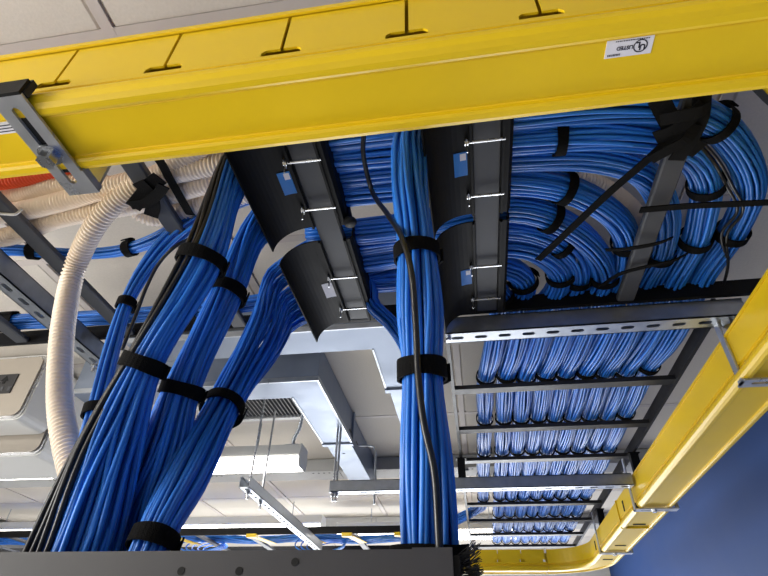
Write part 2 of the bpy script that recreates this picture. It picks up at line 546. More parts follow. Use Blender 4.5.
# ------------------------------------------------------------------ slotted strut channels
def slot_plate(mb, fn, L, W, pitch, sl, sw, th=.003, start=.5):
    n = max(1, int(L / pitch + 1e-6))
    p = L / n
    hx, r = sl / 2 - sw / 2, sw / 2
    inn0, out0 = [], []
    right = [((hx, -W / 2)), (p / 2, -W / 2), (p / 2, -W / 5), (p / 2, 0), (p / 2, W / 5), (p / 2, W / 2), (hx, W / 2)]
    for k in range(7):
        a = math.radians(-90 + 30 * k)
        inn0.append((hx + r * math.cos(a), r * math.sin(a)))
        out0.append(right[k])
    inn0 += [(-u, -w) for u, w in inn0]
    out0 += [(-u, -w) for u, w in out0]
    m = len(inn0)
    for k in range(n):
        c = (k + .5) * p
        v = [fn(c + u, w, 0) for u, w in out0] + [fn(c + u, w, 0) for u, w in inn0] + [fn(c + u, w, th) for u, w in inn0] + [fn(c + u, w, th) for u, w in out0]
        f = []
        for i in range(m):
            j = (i + 1) % m
            f += [(i, j, m + j, m + i), (m + i, m + j, 2 * m + j, 2 * m + i), (2 * m + i, 2 * m + j, 3 * m + j, 3 * m + i), (3 * m + i, 3 * m + j, j, i)]
        mb.add(v, f)


def strut(label, axis, a0, a1, b0, b1, h0, h1, rods=(), rtop=CEIL, group=None):
    """axis 'x' or 'y'; a along, b across"""
    z0, z1 = Z(h0), Z(h1)
    mk = (lambda a, b, z: (a, b, z)) if axis == 'x' else (lambda a, b, z: (b, a, z))
    r = thing('strut_channel', label, 'strut channel', mk((a0 + a1) / 2, (b0 + b1) / 2, z0), group)
    mb = MB()
    def bx(c, d, e, f_):
        p, q = mk(a0, c, e), mk(a1, d, f_)
        mb.box(min(p[0], q[0]), max(p[0], q[0]), min(p[1], q[1]), max(p[1], q[1]), e, f_)
    bx(b0, b0 + .0027, z0, z1)
    bx(b1 - .0027, b1, z0, z1)
    bx(b0, b0 + .010, z1 - .0027, z1)
    bx(b1 - .010, b1, z1 - .0027, z1)
    slot_plate(mb, lambda u, w, t: mk(a0 + u, (b0 + b1) / 2 + w, z0 + t), a1 - a0, b1 - b0, .051, .029, .0125)
    mb.build('channel', 'galv', r)
    for a in rods:
        rod = MB().rod(mk(a, (b0 + b1) / 2, z0 - .03), mk(a, (b0 + b1) / 2, Z(rtop)), .0045).build('threaded_rod', 'bolt', r)
        MB().rod(mk(a, (b0 + b1) / 2, z0 - .012), mk(a, (b0 + b1) / 2, z0 - .001), .009, 6).build('nut', 'bolt', r)
    return r


s1 = strut('slotted galvanized channel under the far rail, carrying the near duct bracket', 'x', -.034, .622, 1.04, 1.084, .664, .7085)
MB().rod((.585, 1.062, Z(.652)), (.585, 1.062, Z(.664)), .012, 6).build('bolt_head', 'bolt', s1)
MB().rod((.605, 1.062, Z(.640)), (.605, 1.062, Z(.664)), .005, 8).build('bolt_shank', 'bolt', s1)
MB().rod((-.028, 1.06, Z(.656)), (-.028, 1.06, Z(.664)), .007, 6).build('bolt_head', 'bolt', s1)
s2 = strut('long slotted galvanized channel crossing below the ladder tray, behind the central bundle', 'x', -.535, .56, 1.975, 2.016, .59, .631, (-.525, -.513), .85)
s3 = strut('slotted galvanized channel running away at the left behind the ivory conduit', 'y', .2, 1.135, -.971, -.93, .663, .708)
MB().rod((-.95, 1.07, Z(.638)), (-.95, 1.07, Z(.663)), .004, 8).build('bolt_shank', 'bolt', s3)
MB().rod((-.95, 1.07, Z(.650)), (-.95, 1.07, Z(.657)), .009, 6).build('nut', 'bolt', s3)
strut('slotted galvanized channel hanging above the rack top, beside the strip light', 'y', 1.93, 3.05, -.88, -.838, .6, .641, (1.98, 2.12))

# ------------------------------------------------------------------ ladder trays
lt = thing('ladder_tray', 'wide black ladder tray crossing overhead, loaded with blue cables', 'cable tray', (0, .74, Z(TR)))
for y0, y1 in ((.425, .4345), (1.023, 1.0335)):
    MB().box(-2.4, .80, y0, y1, Z(.709), Z(.747)).build('side_rail', 'coat', lt)
RUNGS = (-1.461, -1.155, -.849, -.543, -.2375, .0665, .376)
for x in RUNGS:
    w = .0245 if x in (-.2375, .0665) else .0185
    MB().prism([(x - w, .003), (x - w + .003, 0), (x + w - .003, 0), (x + w, .003), (x + w, .013), (x - w, .013)], lambda u, v, t: (u, t, Z(TR) + v), .4345, 1.023).build('rung', 'rung', lt)

dt = thing('ladder_tray', 'black ladder tray running away to the right, packed with blue bundles', 'cable tray', (.28, 2.3, Z(TR)))
for x0, x1 in ((-.038, -.0285), (.588, .5975)):
    MB().box(x0, x1, 1.09, 3.66, Z(.709), Z(.747)).build('side_rail', 'railk', dt)
DR = [1.135 + .3045 * k for k in range(9)]
for k, y in enumerate(DR):
    MB().box(-.0285, .588, y - .0165, y + .0165, Z(.711), Z(.724)).build('rung', 'railk', dt)
for (x, y, zb) in ((-.033, 2.0, .631), (.592, 2.0, .60), (.592, 2.74, .60)):
    c = thing('beam_clamp', 'black clamp fixing the %s' % ({(-.033, 2.0): 'left rail of the far ladder tray to the slotted channel', (.592, 2.0): 'right rail of the far ladder tray beside the yellow duct', (.592, 2.74): 'right rail of the far ladder tray near the duct elbow'}[(x, y)]), 'clamp', (x, y, Z(zb)))
    MB().box(x - .014, x + .014, y - .012, y + .012, Z(zb), Z(.709)).build('clamp_body', 'coat', c)
    MB().box(x - .02, x + .02, y - .016, y + .016, Z(.706), Z(.709)).build('jaw', 'coat', c)
    MB().rod((x + .014, y, Z(.67)), (x + .026, y, Z(.67)), .007, 6).build('bolt', 'bolt', c)

# ------------------------------------------------------------------ black radius drop-out sheets clamped to two rungs
def dropout(label, xr, y0, y1, bolts, stick=None, pale=False):
    r = thing('cable_waterfall', label, 'cable drop-out', (xr, (y0 + y1) / 2, Z(.70)))
    R = .068
    prof, inner = [], []
    prof.append((xr - .0225, Z(.7085)))
    for k in range(13):
        a = math.pi / 2 * k / 12
        prof.append((xr - .026 - (R + .003) * math.sin(a) - .004, Z(.7085) - (R - .01) * (1 - math.cos(a))))
    x_end = prof[-1][0]
    th = .0025
    inn = [(xr - .0225, Z(.7085) - th)] + [(xr - .026 - (R + .003 - th) * math.sin(math.pi / 2 * k / 12) - .004, Z(.7085) - th - (R - .01 - th) * (1 - math.cos(math.pi / 2 * k / 12))) for k in range(13)]
    mb = MB().prism(prof + inn[::-1], lambda u, w, t: (u, t, w), y0, y1)
    mb.build('curved_sheet', 'coat', r)
    MB().box(xr + .024, xr + .028, y0, y1, Z(.700), Z(.7085)).build('clamp_flange', 'coat', r)
    MB().box(xr - .028, xr - .024, y0, y1, Z(.700), Z(.7085)).build('clamp_flange', 'coat', r)
    MB().prism([(xr + .0225, .704), (xr + .036, .704), (xr + .042, .711), (xr + .042, .76), (xr + .0395, .76), (xr + .0395, .713), (xr + .035, .7065), (xr + .0225, .7065)], lambda u, w, t: (u, t, Z(w)), y0, y1).build('back_lip', 'coat', r)
    for y in bolts:
        b = MB().rod((xr - .029, y, Z(.702)), (xr + .029, y, Z(.702)), .0024, 8).build('clamp_bolt', 'bolt', r)
        MB().rod((xr - .036, y, Z(.702)), (xr - .0305, y, Z(.702)), .0048, 6).build('nut', 'bolt', b)
        MB().box(xr - .034, xr - .032, y - .009, y + .009, Z(.699), Z(.705)).build('wing', 'bolt', b)
        MB().rod((xr - .033, y, Z(.702)), (xr - .033, y + .004, Z(.682)), .0014, 6).build('threaded_tail', 'bolt', b)
    if stick:
        ys, xa = stick
        # sticker follows the curve of the sheet
        v, n = [], 8
        cols = []
        def pt(a, y, o):
            return (xr - .030 - (R + .003 - th - o) * math.sin(a), y, Z(.7085) - th - (R - .01 - th) + (R - .01 - th - o) * math.cos(a))
        st = MB()
        for k in range(n + 1):
            a = xa + (.34 * k / n)
            for y, o in ((ys, .0004), (ys + .05, .0004), (ys + .05, .0009), (ys, .0009)):
                v.append(pt(a, y, o))
        f = [(k * 4 + i, k * 4 + (i + 1) % 4, (k + 1) * 4 + (i + 1) % 4, (k + 1) * 4 + i) for k in range(n) for i in range(4)] + [(3, 2, 1, 0), (n * 4, n * 4 + 1, n * 4 + 2, n * 4 + 3)]
        st.add(v, f)
        s = st.build('sticker', 'label' if pale else 'bluelab', r)
        if not pale:
            v = []
            for k in range(5):
                a = xa + .03 + .15 * k / 4
                for y in (ys + .003, ys + .017):
                    v.append(pt(a, y, .0012))
            MB().add(v, [(k * 2, k * 2 + 1, k * 2 + 3, k * 2 + 2) for k in range(4)]).build('printed_panel', 'label', s)
    return r


xa, xb = -.2375, .0665
dropout('black curved drop-out sheet with blue sticker, near end of the left loaded rung', xa, .44, .695, (.535, .645), (.555, .04))
dropout('black curved drop-out sheet with pale sticker, far end of the left loaded rung', xa, .735, 1.02, (.85, .965), (.868, .04), True)
dropout('black drop-out sheet with blue sticker, near the duct, right of the central bundle', xb, .44, .70, (.535, .652), (.555, .04))
dropout('black drop-out sheet with blue sticker, by the slotted channel right of the central bundle', xb, .722, 1.02, (.85, .965), (.86, .04))

# ------------------------------------------------------------------ yellow fibre ducts
def duct_profile(w, top, inset=.0):
    half = [(0, .034), (.0035, .0325), (.0035, .0295), (0, .028), (-.0005, .0265), (.003, .0255), (.003, .0235), (-.002, .0225), (-.0055, .019), (-.0075, .013), (-.0068, .007), (-.003, .0015), (.003, -.0015), (.010, -.0015),
            (.0135, .0005), (.0145, .0045), (.0165, .005), (.018, .0045)]
    o = [(0, top)] + half + [(w - u, v) for u, v in half[::-1]] + [(w, top)]
    i = [(w - .006, top), (w - .006, .0085), (.006, .0085), (.006, top)]
    return o + i


nd = thing('fibre_duct', 'yellow fibre duct with finger slots crossing overhead closest to the viewer', 'cable duct', (.2, .326, Z(.524)))
W0 = .090
MB().prism(duct_profile(W0, .041), lambda u, w, t: (t, .281 + u, Z(.5245) + w), -1.6, 1.04).build('channel', 'yellow', nd)
s0, pf = -.320, .1435
for side in (0, 1):
    y0 = .281 if side == 0 else .281 + W0 - .003
    me = None
    for k in range(-9, 9):
        xa_, xb_ = s0 + k * pf, s0 + (k + 1) * pf
        if xb_ > 1.03:
            continue
        a, b = .0022, .0235
        L = pf
        if me is None:
            prof = [(a, .1275), (a, .053), (b - .005, .053), (b, .048), (b, .0412), (L - b, .0412), (L - b, .048), (L - b + .005, .053), (L - a, .053), (L - a, .1275)]
            me = MB().prism(prof, lambda u, w, t: (u, t, w), 0, .003).mesh('finger', 'yellow')
        o = link('finger', me, nd)
        o.location = (xa_, y0, Z(.5245))
MB().prism([(-.004, .1285), (-.004, .137), (-.001, .1385), (W0 + .001, .1385), (W0 + .004, .137), (W0 + .004, .1285), (W0 + .001, .1285), (W0 + .001, .1325), (-.001, .1325), (-.001, .1285)],
           lambda u, w, t: (t, .281 + u, Z(.5245) + w), -1.6, 1.04).build('cover', 'yellow', nd)
st = MB().box(.1705, .2165, .2975, .3165, Z(.5285), Z(.5291)).build('sticker', 'label', nd)


def text(body, size, loc, parent, name='lettering', m='ink', flip=True, xs=1.0, bold=0.0):
    cu = bpy.data.curves.new(name, 'FONT')
    cu.body = body
    cu.size = size
    cu.extrude = 0.00008
    cu.offset = bold
    cu.align_x = 'CENTER'
    cu.align_y = 'CENTER'
    tmp = bpy.data.objects.new('tmp_text', cu)
    COL.objects.link(tmp)
    dg = bpy.context.evaluated_depsgraph_get()
    me = bpy.data.meshes.new_from_object(tmp.evaluated_get(dg))
    bpy.data.objects.remove(tmp)
    bpy.data.curves.remove(cu)
    me.transform(Matrix(((-xs, 0, 0, loc[0]), (0, 1, 0, loc[1]), (0, 0, -1, loc[2]), (0, 0, 0, 1))))
    me.materials.clear()
    me.materials.append(M[m])
    me.name = name
    return link(name, me, parent)


zt = Z(.5285) - .0002
MB_ = MB()
nseg = 28
v = []
for k in range(nseg):
    a = 2 * math.pi * k / nseg
    for r_ in (.0070, .0058):
        v.append((.2045 + 1.0 * r_ * math.cos(a), .3068 + r_ * math.sin(a), zt))
MB_.add(v, [(2 * k, 2 * k + 1, (2 * k + 3) % (2 * nseg), (2 * k + 2) % (2 * nseg)) for k in range(nseg)]).build('lettering', 'ink', st)
text('U', .0085, (.2066, .3082, zt), st, bold=.0003)
text('L', .0085, (.2022, .3054, zt), st, bold=.0003)
text('LISTED', .0056, (.1893, .3068, zt), st, xs=.95, bold=.00018)
fine = MB()
rng = random.Random(3)
x = .1855
while x > .173:
    w_ = rng.uniform(.0006, .0012)
    fine.box(x - w_, x, .3125, .3147, zt - .0001, zt)
    x -= w_ + .0006
fine.build('fine_print', 'ink', st)
fine = MB()
x = .212
while x > .179:
    w_ = rng.uniform(.0008, .0022)
    fine.box(x - w_, x, .2988, .2998, zt - .0001, zt)
    x -= w_ + .0005
fine.build('fine_print', 'ink', st)
st2 = MB().box(-.585, -.502, .2965, .3125, Z(.5285), Z(.5291)).build('sticker', 'label', nd)
fine = MB()
for yy in (.3005, .3045, .3085):
    fine.box(-.57, -.507, yy, yy + .0014, zt - .0001, zt)
fine.build('fine_print', 'ink', st2)

# duct along the blue wall
rd = thing('fibre_duct', 'long yellow fibre duct running away beside the blue wall', 'cable duct', (.622, 1.3, Z(.525)))
WR = .106
MB().prism(duct_profile(WR, .102), lambda u, w, t: (.570 + u, t, Z(.5245) + w), .385, 2.07).build('channel', 'yellow', rd)
MB().prism([(-.003, .100), (-.003, .106), (WR + .003, .106), (WR + .003, .100), (WR + .0005, .100), (WR + .0005, .1035), (-.0005, .1035), (-.0005, .100)], lambda u, w, t: (.570 + u, t, Z(.5245) + w), .385, 2.07).build('cover', 'yellow', rd)
cp = thing('fibre_duct', 'short yellow duct coupler between two brackets near the far corner', 'cable duct', (.622, 2.4, Z(.525)))
MB().prism(duct_profile(WR + .004, .102), lambda u, w, t: (.568 + u, t, Z(.5235) + w), 2.073, 2.80).build('channel', 'yellow', cp)
MB().box(.564, .680, 2.30, 2.306, Z(.5215), Z(.6275)).build('joint_rib', 'yellow', cp)
for y in (2.20, 2.26):
    pass
MB().box(.6, .645, 2.255, 2.265, Z(.5255), Z(.5275)).build('latch_slot', 'hole', cp)
MB().box(.566, .5685, 2.20, 2.212, Z(.562), Z(.60)).build('latch_slot', 'hole', cp)
MB().box(.60, .645, 2.62, 2.63, Z(.5255), Z(.5275)).build('latch_slot', 'hole', cp)
# elbow: quarter bend from the wall duct to the far cross duct
eb = thing('duct_elbow', 'yellow duct elbow at the far corner by the blue wall', 'cable duct', (.6, 3.1, Z(.525)))
mb = MB()
prof = duct_profile(WR, .102)
n = len(prof)
rin, cxe, cye = .20, .676 - WR - .20, 3.000
NA = 14
v, f = [], []
for k in range(NA + 1):
    a = math.pi / 2 * k / NA
    for u, w in prof:
        R_ = rin + u
        v.append((cxe + R_ * math.cos(a), cye + R_ * math.sin(a), Z(.5245) + w))
for k in range(NA):
    for i in range(n):
        j = (i + 1) % n
        f.append((k * n + i, k * n + j, (k + 1) * n + j, (k + 1) * n + i))
f += [tuple(range(n))[::-1], tuple(NA * n + i for i in range(n))]
mb.add(v, f).prism(prof, lambda u, w, t: (.570 + u, t, Z(.5245) + w), 2.803, 3.0).build('channel', 'yellow', eb)
MB().box(.60, .645, 2.93, 2.94, Z(.5265), Z(.5285)).build('latch_slot', 'hole', eb)
MB().box(.5675, .5705, 2.88, 2.892, Z(.56), Z(.60)).build('latch_slot', 'hole', eb)
xd = thing('fibre_duct', 'yellow fibre duct with finger slots crossing at the far bottom right', 'cable duct', (-.2, 3.25, Z(.525)))
YX = cye + rin
MB().prism(duct_profile(WR, .041), lambda u, w, t: (t, YX + u, Z(.5245) + w), -1.6, cxe - .003).build('channel', 'yellow', xd)
me = None
for side in (0, 1):
    for k in range(15):
        L, a, b = .125, .0016, .017
        if me is None:
            prof2 = [(a, .102), (a, .052), (b, .052), (b, .041), (L - b, .041), (L - b, .052), (L - a, .052), (L - a, .102)]
            me = MB().prism(prof2, lambda u, w, t: (u, t, w), 0, .003).mesh('finger', 'yellow')
        o = link('finger', me, xd)
        o.location = (cxe - .01 - (k + 1) * L, YX + side * (WR - .003), Z(.5245))


# L brackets
def bracket_wall(label, y, leg_top, leg_x=.560):
    r = thing('duct_bracket', label, 'bracket', (.62, y, Z(.52)))
    zf = Z(.5225)
    mb = MB()
    mb.box(leg_x - .004, leg_x, y - .010, y + .010, zf - .004, Z(leg_top))
    mb.build('upright_leg', 'chrome', r)
    ft = MB()
    slot_plate(ft, lambda u, w, t: (leg_x - .004 + u, y + w, zf - .004 + t), .14, .034, .14, .10, .009, .004)
    ft.box(leg_x + .136, leg_x + .138, y - .017, y + .017, zf - .004, zf + .02)
    ft.build('slotted_foot', 'chrome', r)
    MB().rod((leg_x + .06, y, zf - .011), (leg_x + .06, y, zf - .004), .009, 6).build('bolt', 'bolt', r)
    MB().box(leg_x, leg_x + .008, y - .014, y + .014, zf, zf + .018).build('rubber_and_shade_pad', 'rubber', r)
    return r


bracket_wall('bright steel bracket holding the long yellow duct, nearest on the slotted channel', 1.075, .664, .575 - .006)
bracket_wall('steel bracket holding the long yellow duct at its joint with the coupler', 2.03, .70)
bracket_wall('small steel bracket under the yellow duct closest to the elbow', 2.755, .70)


def bracket_over(label, x, y0=.262, slot=True):
    r = thing('duct_bracket', label, 'bracket', (x, .33, Z(.515)))
    zf = Z(.5235)
    ft = MB()
    L = .405 - y0
    slot_plate(ft, lambda u, w, t: (x + w, y0 + u, zf - .004 + t), L, .041, L, L * .80, .011, .004)
    ft.build('slotted_foot', 'chrome', r)
    MB().box(x - .0205, x + .0205, .405, .409, zf - .004, Z(.70)).build('upright_leg', 'chrome', r)
    MB().box(x + .0205, x + .0235, .372, .409, zf - .004, zf + .008).build('folded_edge', 'chrome', r)
    MB().box(x - .0205, x + .0205, y0 - .004, y0, zf - .004, zf + .022).build('front_lip', 'coat', r)
    MB().box(x - .022, x + .022, y0, y0 + .008, zf + .0005, zf + .026).build('rubber_and_shade_pad', 'rubber', r)
    MB().box(x - .013, x + .013, .292, .375, zf + .0002, zf + .0018).build('rubber_and_shade_pad', 'rubber', r)  # dark sheet behind the slot, its colour standing in for the slot's shade
    b = MB().rod((x, .342, zf - .020), (x, .342, zf - .006), .0115, 6).build('bolt_head', 'bolt', r)
    MB().rod((x, .342, zf - .007), (x, .342, zf - .0041), .0145, 16).build('washer', 'bolt', b)
    return r


bracket_over('slotted steel bracket with bolt under the nearest yellow duct at the left', -.487)
te = thing('duct_tee', 'yellow duct corner piece with dark edge just under the near duct at the right', 'cable duct', (.45, .45, Z(.527)))
cor = [(.335, .372), (.352, .388), (.40, .43), (.46, .48), (.53, .56), (.566, .62)]
MB().prism(cor + [(.566, .372)], lambda u, w, t: (u, w, t), Z(.5275), Z(.531)).build('floor_plate', 'yellow', te)
MB().prism(cor + [(u + .003, w - .003) for u, w in cor[::-1]], lambda u, w, t: (u, w, t), Z(.531), Z(.627)).build('side_wall', 'yellow', te)
MB().prism([(u - .002, w + .002) for u, w in cor] + [(u + .003, w - .003) for u, w in cor[::-1]], lambda u, w, t: (u, w, t), Z(.5262), Z(.5275)).build('edge_trim', 'rubber', te)

# ------------------------------------------------------------------ rack below the tray
rk = thing('equipment_rack', 'dark grey rack whose top bar runs along the bottom of the view', 'rack', (-.4, .62, 0))
RX0, RX1, RYF, RTOP = -.78, -.026, .60, .1185
MB().box(RX0, RX1, RYF, RYF + .004, Z(RTOP) - .076, Z(RTOP)).build('top_bar', 'rack', rk)
MB().box(RX0, RX1, RYF + .004, RYF + .03, Z(RTOP) - .004, Z(RTOP)).build('top_flange', 'rack', rk)
MB().box(-.067, RX1 + .001, RYF - .003, RYF, Z(RTOP) - .076, Z(RTOP) + .001).build('corner_plate', 'rack', rk)
MB().box(RX0, RX1, RYF + .38, RYF + .384, Z(RTOP) - .076, Z(RTOP)).build('rear_bar', 'rack', rk)
for x in (RX0, RX1 - .04):
    for y in (RYF + .004, RYF + .34):
        MB().box(x, x + .04, y, y + .04, .0, Z(RTOP) - .004).build('upright', 'rack', rk)
    MB().box(x, x + .03, RYF + .03, RYF + .38, Z(RTOP) - .05, Z(RTOP) - .005).build('side_bar', 'rack', rk)
for px, py in ((181, 571), (239, 571), (295, 562)):
    p = atY(px, py, RYF - .0001)
    MB().disc_hole((p[0], RYF - .0006, p[2]), .0042, (0, -1, 0), .001, 16).build('mounting_hole', 'hole', rk)
for k in range(11):
    z = .09 + k * .178
    MB().box(RX0 + .042, RX1 - .042, RYF + .012, RYF + .36, z, z + .172).build('bounce_block_fill', 'rack', rk)  # unseen solid fill, added to stop light bouncing up off the floor
# unseen cabinets added beside the rack to cut bounce light
for cx, cy, lab in ((-1.18, .6, 'unseen dark cabinet added left of the rack to cut bounce light'), (-1.98, .6, 'unseen dark cabinet added at the row end to cut bounce light')):
    c = thing('light_blocking_cabinet', lab, 'cabinet', (cx, cy + .4, 0))
    MB().box(cx - .39, cx + .39, cy, cy + .8, .05, 2.0).build('body', 'rack', c)
    fy = cy if cy > 0 else cy + .8
    MB().box(cx - .37, cx + .37, min(fy, fy + (.02 if cy < 0 else -.02)), max(fy, fy + (.02 if cy < 0 else -.02)), .1, 1.97).build('door', 'coat', c)
    MB().box(cx + .30, cx + .32, min(fy, fy + (.04 if cy < 0 else -.04)), max(fy, fy + (.04 if cy < 0 else -.04)), .95, 1.1).build('handle', 'bolt', c)
    for a in (-.36, .32):
        for b in (.03, .73):
            MB().box(cx + a, cx + a + .04, cy + b, cy + b + .04, 0, .05).build('foot', 'rubber', c)
# brush strip beside the rack top
bs = thing('brush_strip', 'black bristle brush strip at the end of the rack top bar', 'brush', (0, .62, Z(.06)))
MB().box(RX1 + .001, RX1 + .008, RYF + .0, RYF + .05, Z(RTOP) - .08, Z(RTOP) - .006).build('brush_holder', 'coat', bs)
br = MB()
rng = random.Random(8)
for k in range(420):
    y = RYF + rng.uniform(.0, .05)
    z = Z(RTOP) - .004 - rng.random() ** .8 * .07
    L = rng.uniform(.016, .026)
    up = rng.uniform(-.004, .010) + (.010 if z > Z(RTOP) - .012 else 0)
    br.tube([(RX1 + .006, y, z), (RX1 + .006 + L * .6, y + rng.uniform(-.002, .002), z + up * .5), (RX1 + .006 + L, y + rng.uniform(-.005, .005), z + up)], .00045, 3, cap=False)
o = br.build('bristles', 'rubber', bs)
o['kind'] = 'stuff'

# ------------------------------------------------------------------ tray bundles: cross tray -> bend -> far ladder tray
ZB = Z(.7545)
R0 = .0285
XI = [.070 + .0565 * k for k in range(9)]
lat = [
    [(-.0, .985), (.05, .985), (.095, 1.005), (.105, 1.06)],
    [(-.30, .940), (-.1, .94), (.075, .915), (.135, .945), (.158, 1.0), (.15, 1.07)],
    [(-.30, .864), (.10, .842), (.178, .875), (.232, .955), (.228, 1.03), (.20, 1.10)],
    [(-.30, .815), (.11, .797), (.20, .84), (.262, .92), (.276, 1.0), (.26, 1.07)],
    [(-.30, .766), (-.1, .766), (.12, .742), (.214, .792), (.30, .895), (.332, .985), (.320, 1.06)],
    [(-.30, .664), (-.1, .664), (.13, .678), (.225, .712), (.324, .80), (.365, .89), (.374, .99), (.366, 1.07)],
    [(-.30, .620), (.13, .628), (.27, .648), (.36, .70), (.418, .80), (.440, .92), (.430, 1.03)],
    [(-.30, .575), (.126, .582), (.29, .596), (.40, .635), (.462, .709), (.488, .814), (.497, .892), (.488, 1.02)],
    [(-.30, .532), (.14, .533), (.28, .541), (.41, .571), (.484, .634), (.552, .745), (.565, .87), (.550, .99)],
]
zoff = [0, .004, -.001, .006, 0, .004, .010, .002, .004]
desc = ['leftmost in the far ladder tray, peeling off to the left', 'second from the left in the far ladder tray', 'third from the left in the far ladder tray', 'fourth from the left in the far ladder tray',
        'in the middle of the far ladder tray', 'fourth from the right in the far ladder tray', 'third from the right in the far ladder tray', 'second from the right in the far ladder tray', 'rightmost in the far ladder tray, sweeping widest round the bend']
bstraps = [[(.098, 1.03)], [(.157, .985)], [(.0, .852), (.232, .975)], [(.23, .875), (.272, .985)], [(.19, .775), (.331, .985)], [(.215, .705), (.362, .885)], [(.436, .93)],
           [(.20, .59), (.466, .72), (.497, .89)], [(.448, .598), (.566, .86)]]
TRAY = []
for k in range(9):
    pts = [(x, y, ZB + zoff[k], R0, R0) for x, y in lat[k]]
    pts.append((XI[k] + .03, 1.135, ZB + .002, .027, .028))
    ends = 3.60
    if k == 0:
        for j in range(1, 6):
            y = 1.135 + .3045 * j
            if j > 1 or True:
                pts.append((XI[k] - .004 * j + (.018 if j == 1 else 0), y - .15, ZB - .004, .0275, .0285))
            pts.append((XI[k] - .004 * j, y, ZB - .003, .0235, .025))
        pts += [(.04, 2.80, ZB - .004, .026, .026), (-.03, 2.93, ZB - .01, .026, .026), (-.16, 3.0, Z(.70), .026, .026), (-.34, 3.03, Z(.60), .026, .026)]
    else:
        for j in range(1, 9):
            y = 1.135 + .3045 * j
            pts.append((XI[k] + (.018 if j == 1 else 0), y - .15, ZB - .004, .0285, .0305))
            pts.append((XI[k], y - .012, ZB - .003, .0235, .0265))
    b = Bundle('blue cable bundle %s' % desc[k], 'blue bundles turning into the far ladder tray', pts, (0, 0, 1), 120, seed=10 + k, layers=2, wob=.12, twist=.9 if k % 2 else -.9, dens=.94, sides=5)
    for p in bstraps[k]:
        b.strap(p, .018, True)
    i0 = b.near((XI[k], 1.4))
    for j in range(1, 9 if k else 6):
        y = 1.135 + .3045 * j - .016
        idx = i0 - 4 + int(np.argmin(abs(b.c[i0 - 4:, 1] - y)))
        b.strap(idx, .017, False)
    TRAY.append(b)


# long straps tying the bundles to the rungs
def flat_strap(label, pts, w=.016, th=.0025, n=40, name='cable_strap', edge=(0, 0, 1), m='strap'):
    P, _ = catmull([(*p, 0, 0) for p in pts], n)
    c = P[:, :3]
    t = np.gradient(c, axis=0)
    t /= np.linalg.norm(t, axis=1)[:, None]
    e = np.array(edge, float)
    nrm = e - t * (t @ e)[:, None]
    nrm /= np.linalg.norm(nrm, axis=1)[:, None]
    s = np.cross(t, nrm)
    v = []
    for i in range(n):
        for a, b in ((-.5, -.5), (.5, -.5), (.5, .5), (-.5, .5)):
            v.append(c[i] + s[i] * a * w + nrm[i] * b * th)
    f = [(i * 4 + k, i * 4 + (k + 1) % 4, (i + 1) * 4 + (k + 1) % 4, (i + 1) * 4 + k) for i in range(n - 1) for k in range(4)] + [(3, 2, 1, 0), tuple((n - 1) * 4 + k for k in range(4))]
    return MB().add(v, f), label


def strap_thing(label, pts, **kw):
    mb, _ = flat_strap(label, pts, **kw)
    o = mb.build('cable_strap', 'strap')
    tag(o, label, 'strap', 'loose black straps on the cross tray')
    return o


strap_thing('long black strap slanting across the blue bundles beside the right rung', [atZ(692, 112, .705), atZ(660, 148, .70), atZ(610, 192, .703), atZ(575, 225, .704), atZ(538, 260, .712)], w=.0145)
strap_thing('black strap stretched level across two upright bundles at the right edge', [atZ(640, 210, .702), atZ(690, 206, .703), atZ(735, 204, .704), atZ(800, 201, .71)], w=.0135)
strap_thing('thin black strap around the right rung below the level one', [atZ(600, 287, .716), atZ(620, 274, .706), atZ(645, 267, .704), atZ(672, 261, .71), atZ(690, 252, .74)], w=.009)
strap_thing('short black strap crossing the right rung above the thin one', [atZ(606, 250, .722), atZ(625, 249, .705), atZ(655, 244, .704), atZ(672, 238, .73)], w=.009)
# knot of straps round the right rung, hard under the near duct
kn = thing('strap_knot', 'tangled knot of black straps around the right rung below the near duct', 'strap', atZ(685, 130, .70))
for q, (pp, w_) in enumerate((([(658, 98), (668, 118), (682, 142), (700, 150)], .03), ([(702, 96), (700, 118), (690, 140), (676, 160)], .026), ([(655, 138), (672, 132), (690, 118), (704, 104)], .026),
                              ([(650, 160), (668, 150), (686, 140), (696, 124)], .02), ([(660, 120), (680, 116), (700, 112), (708, 108)], .022))):
    mb, _ = flat_strap('', [atZ(x, y, .700 - .004 * q + .006 * (i in (0, 3))) for i, (x, y) in enumerate(pp)], w=w_, n=16)
    mb.build('strap_loop', 'strap', kn)
kn2 = thing('strap_knot', 'knot of black straps around the rung beside the ivory conduits', 'strap', atZ(150, 193, .70))
for q, (pp, w_) in enumerate((([(133, 207), (143, 195), (152, 184), (160, 178)], .028), ([(138, 182), (148, 192), (153, 205), (151, 216)], .026), ([(130, 205), (145, 203), (158, 194), (164, 186)], .02))):
    mb, _ = flat_strap('', [atZ(x, y, .703 - .003 * q) for x, y in pp], w=w_, n=14)
    mb.build('strap_loop', 'strap', kn2)
strap_thing('black strap hugging the three ivory conduits beside the rung', [(-.565, .44, Z(.725)), (-.500, .50, Z(.724)), (-.497, .56, Z(.722)), (-.499, .62, Z(.722)), (-.505, .655, Z(.732)), (-.51, .665, Z(.76))], w=.016)

kb = thing('rod_end', 'black rubber capped rod end beside the left loaded rung', 'cap', (-.175, .70, Z(.70)))
p = atZ(350, 222, .70)
MB().tube([(p[0] - .012, p[1] - .002, p[2] + .05), (p[0] - .004, p[1], p[2] + .012), p], [.008, .008, .009], 14).build('rod', 'coat', kb, True)
MB().tube([(p[0], p[1], p[2] + .004), p, (p[0] + .001, p[1], p[2] - .005)], [.012, .013, .011], 16).build('cap', 'rubber', kb, True)
